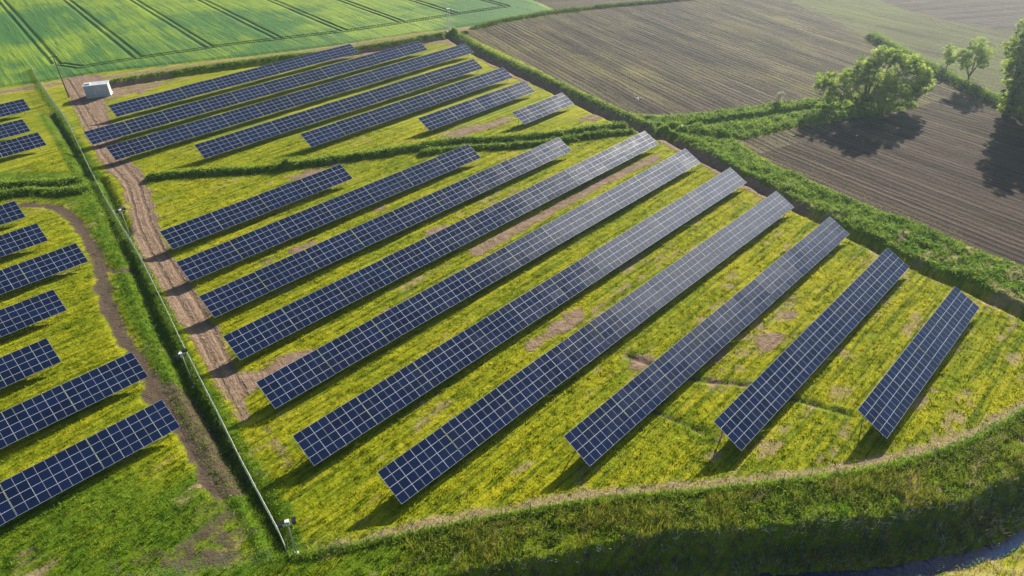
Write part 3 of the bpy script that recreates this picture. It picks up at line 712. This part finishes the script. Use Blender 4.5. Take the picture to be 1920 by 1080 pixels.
# ------------------------------------------------------------------ CCTV poles, mast, cabin, culverts
def cctv(x, y, h, rz, label):
    z = gzf(x, y); r = empty('camera_pole', (x, y, z), rz, label, 'camera pole', 'security camera poles')
    b = MB(); b.tube([(0, 0, -.4), (0, 0, h * .55), (0, 0, h)], [.075, .07, .05], 10); b.build('pole', M['steel'], r, True)
    b = MB(); b.box(-.75, .75, -.04, .04, h - .32, h - .24); b.build('crossarm', M['white'], r)
    b = MB(); b.box(-.2, .2, -.16, .16, 0.0, .12); b.build('footing', M['concrete'], r)
    for sx in (-.62, .62):
        b = MB(); b.box(sx - .17, sx + .17, -.24, .30, h - .22, h + .06); b.box(sx - .2, sx + .2, -.28, .34, h + .062, h + .085)
        b.build('camera', M['black'], r)
    b = MB(); b.box(-.17, .17, .05, .33, h - .62, h - .05); b.box(-.2, .2, .04, .36, h - .048, h - .02); b.build('junction_box', M['white'], r)
    b = MB(); b.tube([(0, 0, h), (0, 0, h + .35)], [.02, .015], 6); b.build('aerial', M['white'], r)
cp = F['camp']
cctv(*cp[0], 4.8, R(20), 'camera pole standing in the near corner where the two fences meet')
cctv(*cp[1], 5.6, R(70), 'camera pole beside the middle of the long fence, by the dark soil')
cctv(*cp[2], 5.4, R(50), 'camera pole on the grass left of the dirt track')
cctv(*cp[3], 4.6, R(-20), 'thin camera pole at the edge of the brown ploughed field')
def lattice(x, y, h, label):
    z = gzf(x, y); r = empty('lattice_mast', (x, y, z), R(12), label, 'mast')
    b = MB(); w = .45
    for sx in (-1, 1):
        for sy in (-1, 1): b.tube([(sx * w, sy * w, 0), (sx * w * .5, sy * w * .5, h)], [.05, .04], 5)
    for k in range(9):
        z0, z1 = h * k / 9, h * (k + 1) / 9; w0, w1 = w * (1 - .5 * k / 9), w * (1 - .5 * (k + 1) / 9)
        for s_ in (-1, 1):
            b.tube([(-w0, s_ * w0, z0), (w1, s_ * w1, z1)], [.025, .025], 4); b.tube([(s_ * w0, -w0, z0), (s_ * w1, w1, z1)], [.025, .025], 4)
    b.build('tower', M['white'], r)
    b = MB(); b.box(-.55, .55, -.3, .3, h - .1, h + .5); b.build('head_box', M['white'], r)
    b = MB(); b.box(-.8, .8, -.8, .8, -.2, .15); b.build('footing', M['concrete'], r)
lattice(*cp[4], 6.6, 'pale thin lattice mast at the far corner between the green crop and the ploughed field')
x, y = F['mast'][0]; z = gzf(x, y)
r = empty('utility_pole', (x, y, z), R(30), 'tall dark utility pole beside the pale farm road at the far left', 'utility pole')
b = MB(); b.tube([(0, 0, -1), (0, 0, 5), (0, 0, 11)], [.2, .17, .12], 10); b.build('pole', M['wood'], r, True)
b = MB(); b.box(-.9, .9, -.06, .06, 10.3, 10.45); b.build('crossarm', M['wood'], r)
for sx in (-.8, 0, .8):
    b = MB(); b.tube([(sx, 0, 10.45), (sx, 0, 10.55), (sx, 0, 10.7)], [.03, .07, .04], 8); b.build('insulator', M['white'], r, True)
(xa, ya), (xb, yb) = F['cabin']; ang = math.atan2(yb - ya, xb - xa); Lc = math.hypot(xb - xa, yb - ya)
r = empty('inverter_cabin', ((xa + xb) / 2, (ya + yb) / 2, 0), ang, 'pale grey inverter cabin with double doors beside the far dirt yard', 'cabin')
b = MB(); b.box(-Lc / 2, Lc / 2, 0, 2.8, .15, 2.9)
for k in range(int(Lc / .5)):
    if not -1.2 < -Lc / 2 + .3 + k * .5 < 1.4: b.box(-Lc / 2 + .25 + k * .5, -Lc / 2 + .33 + k * .5, -.03, .0, .3, 2.7)
b.build('wall', M['cabin'], r)
b = MB(); b.box(-Lc / 2 - .15, Lc / 2 + .15, -.15, 2.95, 2.9, 3.05); b.box(-Lc / 2 + .5, -Lc / 2 + 1.5, .8, 1.9, 3.05, 3.35); b.build('roof', M['cabin_roof'], r)
b = MB(); b.box(-Lc / 2 - .1, Lc / 2 + .1, -.1, 2.9, -.3, .15); b.build('plinth', M['concrete'], r)
for sx in (-.8, .15):
    b = MB(); b.box(sx, sx + .85, -.05, -.003, .2, 2.5); d = b.build('door', M['cabin_roof'], r)
    b = MB(); b.box(sx + .68, sx + .74, -.09, -.053, 1.2, 1.5); b.build('handle', M['black'], d)
for (x, y), lb in zip(F['culv'], ('white culvert headwall in the ditch close to the corner of the solar farm', 'white culvert headwall further along the ditch towards the big tree')):
    z = gzf(x, y); r = empty('culvert_headwall', (x, y, z), R(75), lb, 'culvert', 'culvert headwalls')
    b = MB(); b.box(-.9, .9, -.15, .15, -1.2, .75); b.box(-1.0, -.7, -.6, .15, -1.2, .55); b.box(.7, 1.0, -.6, .15, -1.2, .55); b.box(-1.0, 1.0, -.2, .2, .75, .87); b.build('headwall', M['concrete'], r)
    b = MB(); b.tube([(0, -.5, -.2), (0, .6, -.2)], [.32, .32], 14); b.build('pipe', M['black'], r, True)

# ------------------------------------------------------------------ vegetation
def blades(name, pts, hgt, wid, nb, mat, attrs_at=None, lean=.6, label=None, cat=None, spread=.12):
    """triangular blades, nb to a tuft; pts (n,3)"""
    n = len(pts); N = n * nb
    base = np.repeat(pts, nb, 0) + np.concatenate([rng.normal(0, spread, (N, 2)), np.zeros((N, 1))], 1)
    h = np.repeat(hgt * (.6 + .8 * rng.random(n)), nb) * (.7 + .6 * rng.random(N)); a = rng.random(N) * 2 * math.pi
    wv = np.stack([np.cos(a), np.sin(a), np.zeros(N)], 1) * (wid * (.6 + .8 * rng.random(N)))[:, None] / 2
    la = rng.random(N) * 2 * math.pi; lv = np.stack([np.cos(la), np.sin(la), np.zeros(N)], 1) * (h * lean * rng.random(N))[:, None]
    tip = base + lv + np.stack([0 * h, 0 * h, h], 1)
    V = np.empty((N * 3, 3)); V[0::3] = base - wv; V[1::3] = base + wv; V[2::3] = tip
    V[0::3, 2] -= .03; V[1::3, 2] -= .03
    Fc = np.arange(N * 3).reshape(N, 3); at = {'shade': np.repeat(rng.random(n), nb * 3)}
    for k, v in (attrs_at or {}).items(): at[k] = np.repeat(v, nb * 3)
    o = mesh_obj(name, np_mesh(name, V, Fc, mat, at)); return tag(o, label, cat, None, 'stuff')
def leaves(name, cen, rad, nl, size, mat, squash=.8, label=None, parent=None, up=.35):
    """clumps of leaf quads: cen (n,3), rad (n,), nl leaves each; returns an object"""
    n = len(cen); N = n * nl
    d = rng.normal(0, 1, (N, 3)); d /= np.linalg.norm(d, axis=1)[:, None]; rr = rng.random(N) ** .45
    off = d * (np.repeat(rad, nl) * rr)[:, None]; off[:, 2] *= squash
    c = np.repeat(cen, nl, 0) + off
    nrm = d * .6 + rng.normal(0, .6, (N, 3)); nrm[:, 2] += up; nrm /= np.linalg.norm(nrm, axis=1)[:, None]
    ref = rng.normal(0, 1, (N, 3)); a = np.cross(nrm, ref); a /= np.linalg.norm(a, axis=1)[:, None]; b2 = np.cross(nrm, a)
    sz = size * (.6 + .8 * rng.random(N)); a = a * sz[:, None] / 2; b2 = b2 * (sz * .55)[:, None] / 2
    V = np.empty((N * 4, 3)); V[0::4] = c - a; V[1::4] = c - b2; V[2::4] = c + a; V[3::4] = c + b2
    me = np_mesh(name, V, np.arange(N * 4).reshape(N, 4), mat, {'shade': np.repeat(np.clip(rng.random(n)[:, None] * .75 + rng.random((n, nl)) * .3, 0, 1).ravel(), 4)})
    return mesh_obj(name, me, parent)
def scatter(x0, x1, y0, y1, n):
    return x0 + (x1 - x0) * rng.random(n), y0 + (y1 - y0) * rng.random(n)
def in_view(x, y, margin=6):
    # plan wedge that any nearby viewpoint could see
    return (y > 36) & (np.abs(x) < .84 * y + 22 + margin)

# short grass of the meadow
X, Y = scatter(-100, 110, 38, 150, 330000)
keep = in_view(X, Y) & (rng.random(len(X)) < np.clip(1.25 - (Y - 40) / 130, .25, 1)); X, Y = X[keep], Y[keep]
zz, at, zn, inf = terrain(X, Y)
g = ((zn == 0) | (zn == 11)) & (at['bare'] + rng.normal(0, .18, len(X)) < .5) & (at['soil'] + rng.normal(0, .15, len(X)) < .45) & (inf['s'] < -.3) & (rng.random(len(X)) < .75)
X, Y = X[g], Y[g]; at = {k: v[g] for k, v in at.items()}
blades('meadow_grass', np.stack([X, Y, ground_z(X, Y)], 1), .15, .07, 4, M['blades'], {'lush': at['lush'], 'straw': at['straw']}, .9,
       'short mown grass of the meadow around the solar panels', 'grass', .14)

g = (rng.random(len(X)) < .16) & (at['straw'] < .5)
blades('meadow_tufts', np.stack([X[g], Y[g], ground_z(X[g], Y[g])], 1), .27, .11, 7, M['blades'], {'lush': at['lush'][g]}, .9,
       'thicker clumps of meadow grass left standing between the rows', 'grass', .2)

def veg_band(name, test, box, n, rad, nl, size, mat, label, cat, zoff=.15):
    X, Y = scatter(*box, n); zz, at, zn, inf = terrain(X, Y)
    k = test(X, Y, at, zn, inf); X, Y = X[k], Y[k]
    r = rad * (.45 + 1.5 * rng.random(len(X)) ** 2.2)
    o = leaves(name, np.stack([X, Y, ground_z(X, Y) + r * zoff + .02], 1), r, nl, size, mat, .9)
    return tag(o, label, cat, None, 'stuff')
# bank at the bottom
veg_band('bank_weeds', lambda X, Y, a, zn, i: i['bank'] & (i['band'] > .35) & (fbm(X, Y, 1.6, 2) > .40), (-12, 85, 38, 75), 26000, .42, 22, .16, M['weeds'], 'tall mixed weeds on the bank outside the curved fence', 'weeds', .35)
veg_band('yellow_weeds', lambda X, Y, a, zn, i: i['bank'] & (i['band'] > .5) & (i['s'] > -6) & (fbm(X, Y, 3, 2) > .45), (-12, 85, 38, 75), 9000, .3, 16, .12, M['weeds_dry'], 'yellowing weeds along the lip of the ditch bank', 'weeds', .8)
# bright grass on the inside foot of the curved fence
def along(line, off, n, jit):
    pts = resample(line, .05); i = rng.integers(1, len(pts) - 2, n); p = np.array(pts); d = p[i + 1 - (i + 1 >= len(p))] - p[i - 1]
    d /= np.linalg.norm(d, axis=1)[:, None] + 1e-9; q = p[i] + np.stack([-d[:, 1], d[:, 0]], 1) * (off + rng.normal(0, jit, n))[:, None]
    return q[:, 0], q[:, 1]
X, Y = along(smooth_line(F['CF'], 2), 0.0, 9000, .28)
blades('fence_grass', np.stack([X, Y, ground_z(X, Y)], 1), .36, .05, 4, M['weeds_bright'], None, .5, 'long bright grass growing at the foot of the curved fence', 'grass', .08)
X, Y = along(smooth_line(F['fence'], 1), -.6, 14000, .35)
blades('verge_grass', np.stack([X, Y, ground_z(X, Y)], 1), .2, .06, 4, M['weeds_bright'], None, .6, 'bright grass verge along the right side of the long fence', 'grass', .1)
# shaded slope down to the water and the sunlit far bank
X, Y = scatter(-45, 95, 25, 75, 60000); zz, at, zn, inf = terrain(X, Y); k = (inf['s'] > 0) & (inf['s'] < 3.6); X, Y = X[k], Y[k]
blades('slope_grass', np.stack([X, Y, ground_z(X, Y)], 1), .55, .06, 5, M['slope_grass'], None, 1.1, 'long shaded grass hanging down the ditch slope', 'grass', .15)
k = fbm(X * 1.0, Y * 3.0, 6, 2) > .50; X, Y = X[k], Y[k]
blades('slope_straw', np.stack([X, Y, ground_z(X, Y)], 1), .6, .05, 4, M['weeds_dry'], None, 1.2, 'pale dry wisps of grass on the ditch slope', 'grass', .15)
X, Y = scatter(-12, 90, 38, 75, 50000); zz, at, zn, inf = terrain(X, Y)
k = inf['bank'] & (inf['band'] > .4) & (fbm(X + 30, Y, 4, 3) + rng.normal(0, .06, len(X)) > .56); X, Y = X[k], Y[k]
blades('bank_stalks', np.stack([X, Y, ground_z(X, Y)], 1), .85, .035, 5, M['weeds_gold'], None, .45, 'tall pale grass stalks standing above the bank weeds', 'grass', .15)
X, Y = scatter(-20, 95, 25, 75, 60000); zz, at, zn, inf = terrain(X, Y); k = (inf['s'] > 5.0) & (inf['s'] < 13); X, Y = X[k], Y[k]
blades('ditch_bank_grass', np.stack([X, Y, ground_z(X, Y)], 1), .3, .06, 4, M['weeds_dry'], None, .9, 'pale sunlit grass on the near bank of the ditch', 'grass', .15)
veg_band('water_plants', lambda X, Y, a, zn, i: (np.abs(i['s'] - 3.75) < .25) | (np.abs(i['s'] - 5.2) < .3), (20, 85, 36, 70), 5000, .28, 16, .14, M['weeds_bright'], 'small green plants at the water edge of the ditch', 'weeds', 1.)
# right bank, strip and hedges
veg_band('bank_vegetation', lambda X, Y, a, zn, i: (i['bankR'] > .2), (35, 130, 55, 185), 36000, .33, 15, .20, M['weeds_bright'], 'lush green growth on the wide bank between meadow and ploughed field', 'weeds', .3)
veg_band('strip_vegetation', lambda X, Y, a, zn, i: (i['strip'] > .1), (35, 120, 135, 195), 24000, .36, 13, .22, M['weeds_bright'], 'green growth on the double strip leading to the big tree', 'weeds', .3)
def hedge(name, key, hw, n, rad, label, mat='weeds_bright'):
    X, Y = along(F[key], 0, n, hw * .5); r = rad * (.5 + 1.5 * rng.random(n) ** 3) * (.7 + .8 * fbm(X, Y, 3, 2))
    o = leaves('hedge', np.stack([X, Y, ground_z(X, Y) + r * .3], 1), r, 14, .24, M[mat], .9)
    return tag(o, label, 'hedge', 'low hedges along the field edges')
hedge('h', 'h1', 1.7, 2600, .38, 'low dark hedge behind the rearmost solar row, along the pale road')
hedge('h', 'h1b', 1.7, 2600, .38, 'long hedge running down between the ploughed field and the corridor')
hedge('h', 'h2', 1.5, 2400, .6, 'thin bushy hedge between the crop field tip and the ploughed field', 'weeds')
hedge('h', 'h3', 2.2, 3800, .55, 'tall hedge leading from the far right field down to the trees')
hedge('h', 'hb1', 1.2, 2600, .42, 'rear line of growth between the back block and main block of panels')
hedge('h', 'hb2', 1.0, 1500, .38, 'front line of growth just behind the far ends of the main block')
hedge('h', 'hb3', 1.0, 1100, .4, 'short hedge right of the dirt track, behind the main block')
hedge('h', 'hl', 1.3, 1300, .42, 'rear hedge line above the left block by the frame edge')
hedge('h', 'hl2', 1.2, 1300, .42, 'front hedge line above the left block, nearest its top row')
X, Y = scatter(-75, -10, 40, 135, 60000); zz, at, zn, inf = terrain(X, Y)
k = (dl('ditchL', X, Y) < 2.4) | ((at['lush'] > .8) & (at['soil'] < .3) & (X < -20) & (rng.random(len(X)) < .6)); X, Y = X[k], Y[k]
blades('ditch_grass', np.stack([X, Y, ground_z(X, Y)], 1), .24, .07, 4, M['weeds_bright'], None, .8, 'deep green grass in the ditch and verge left of the long fence', 'grass', .15)
# clods and residue on the dirt
def tree(kind, x, y, lobes, label, leafmat, trunk_r=.35, cl_per=26, nl=70, size=.34, stems=1, group=None):
    z = gzf(x, y); r0 = empty(kind, (x, y, z), 0, label, 'tree' if kind != 'shrub' else 'shrub', group)
    b = MB(); top = max(l[2] for l in lobes)
    fork = Vector((0, 0, top * .18))
    b.tube([(0, 0, -.4), (.05, .0, top * .08), fork], [trunk_r * 1.25, trunk_r, trunk_r * .85], 8)
    for (lx, ly, lz, lr) in lobes:
        e = Vector((lx, ly, lz)); m1 = fork.lerp(e, .4) + Vector((random.uniform(-.4, .4), random.uniform(-.4, .4), .5)); m2 = fork.lerp(e, .75) + Vector((random.uniform(-.4, .4), random.uniform(-.4, .4), .3))
        b.tube([fork, m1, m2, e], [trunk_r * .6, trunk_r * .4, trunk_r * .25, trunk_r * .1], 6)
        for _ in range(7):
            d = Vector((random.gauss(0, 1), random.gauss(0, 1), random.gauss(.2, .8))).normalized() * lr * .85
            s0 = m2.lerp(e, random.random()); b.tube([s0, s0 + d * .5 + Vector((0, 0, .15)), s0 + d], [trunk_r * .16, trunk_r * .1, trunk_r * .04], 4)
    b.build('trunk', M['bark'], r0, True)
    cs = []; rs = []
    for (lx, ly, lz, lr) in lobes:
        n = int(cl_per * (lr / 3) ** 2 * 1.8) + 16
        d = rng.normal(0, 1, (n, 3)); d /= np.linalg.norm(d, axis=1)[:, None]; rr = lr * (.35 + .72 * rng.random(n))
        d[:, 2] *= .85; cs.append(np.array([[lx, ly, lz]]) + d * rr[:, None]); rs.append(.25 + lr * (.06 + .14 * rng.random(n)))
    leaves('crown', np.concatenate(cs), np.concatenate(rs), nl, size, leafmat, .75, parent=r0)
    return r0
tr = F['trees']
tree('willow_tree', *tr[0], [(-9.5, 1, 7.4, 3.2), (-6.5, 0, 4.6, 3.0), (-4.2, 0, 8.3, 3.3), (-.8, 1, 11, 3.0), (1.8, 1, 13, 2.5), (5.0, 1, 12.7, 2.5), (8.2, 1, 11, 2.7), (11.8, 1, 8.6, 3.0), (12.6, 1, 6, 2.6), (9.3, 0, 4.6, 2.9), (5.3, 0, 7, 3.6), (1, -1, 7, 3.6), (-1.2, -1, 3.4, 2.8), (4, -1.2, 3.2, 2.8)],
     'broad multi-stemmed willow at the end of the hedged strip in the ploughed field', M['tree_leaf'], .5, 40, 75, .27)
tree('field_tree', *tr[1], [(0, 0, 7.5, 3.0), (-2.9, .5, 7, 2.4), (2.9, .5, 7.3, 2.4), (.3, 1, 9.2, 2.2), (-1.7, 0, 5, 1.8), (2.0, 0, 5.2, 1.6)],
     'slender tree with a visible trunk standing on the right hedge', M['tree_pale'], .24, 34, 60, .22)
tree('field_tree', *tr[2], [(0, 0, 3.2, 2.0), (-.7, .3, 5, 1.7), (.6, -.2, 2.0, 1.6)], 'small young tree just left of the slender tree on the hedge', M['tree_pale'], .14, 24, 50, .26)
tree('large_tree', *tr[3], [(.5, 0, 3.2, 2.8), (0, 0, 7, 3.3), (-.8, 1, 11, 3.4), (-2, 1, 15, 3.2), (0, 2, 18.5, 3.0), (4, 0, 6, 4), (4, 0, 11, 4.4), (4, 2, 16, 4), (8, -1, 9, 4.4), (9, 1, 14, 4), (3, -3, 4.5, 3.4), (8, -4, 5, 3.8), (5, 1, 20, 2.6)],
     'very large leafy tree cut by the right frame edge', M['tree_leaf'], .7, 42, 70, .32)
tree('field_tree', *tr[5], [(0, 0, 8, 4.2), (3, 1, 12, 4), (-3, 1, 11, 3.4), (5, -1, 6, 3.8), (-3, -2, 5, 3.2), (0, 0, 15, 3)], 'second leafy tree outside the right edge behind the large one', M['tree_leaf'], .5, 34, 80, .38)
tree('field_tree', *tr[6], [(0, 0, 6, 2.6), (-3, 0, 8, 2.6), (-5.5, 0, 6.5, 2.2), (2, 0, 8.5, 2.6)], 'pale airy tree behind the gap between slender tree and large tree', M['tree_pale'], .3, 20, 50, .32)
tree('shrub', *tr[4], [(0, 0, 1.2, 1.0), (.4, .2, 1.8, .7)], 'small pale blossoming shrub at the upper edge of the hedged strip', M['shrub_pale'], .07, 40, 40, .16)

# ------------------------------------------------------------------ air
hm, t, out = new_mat('haze_air')
v = t.n('ShaderNodeVolumePrincipled', {'Color': c4(.66, .84, 1.0), 'Density': .00032, 'Anisotropy': .76})
t.nt.links.new(v.outputs[0], out.inputs['Volume'])
b = MB(); b.box(-2600, 2600, -1600, 3600, -5.5, 66)
tag(b.build('haze', hm), kind='stuff')
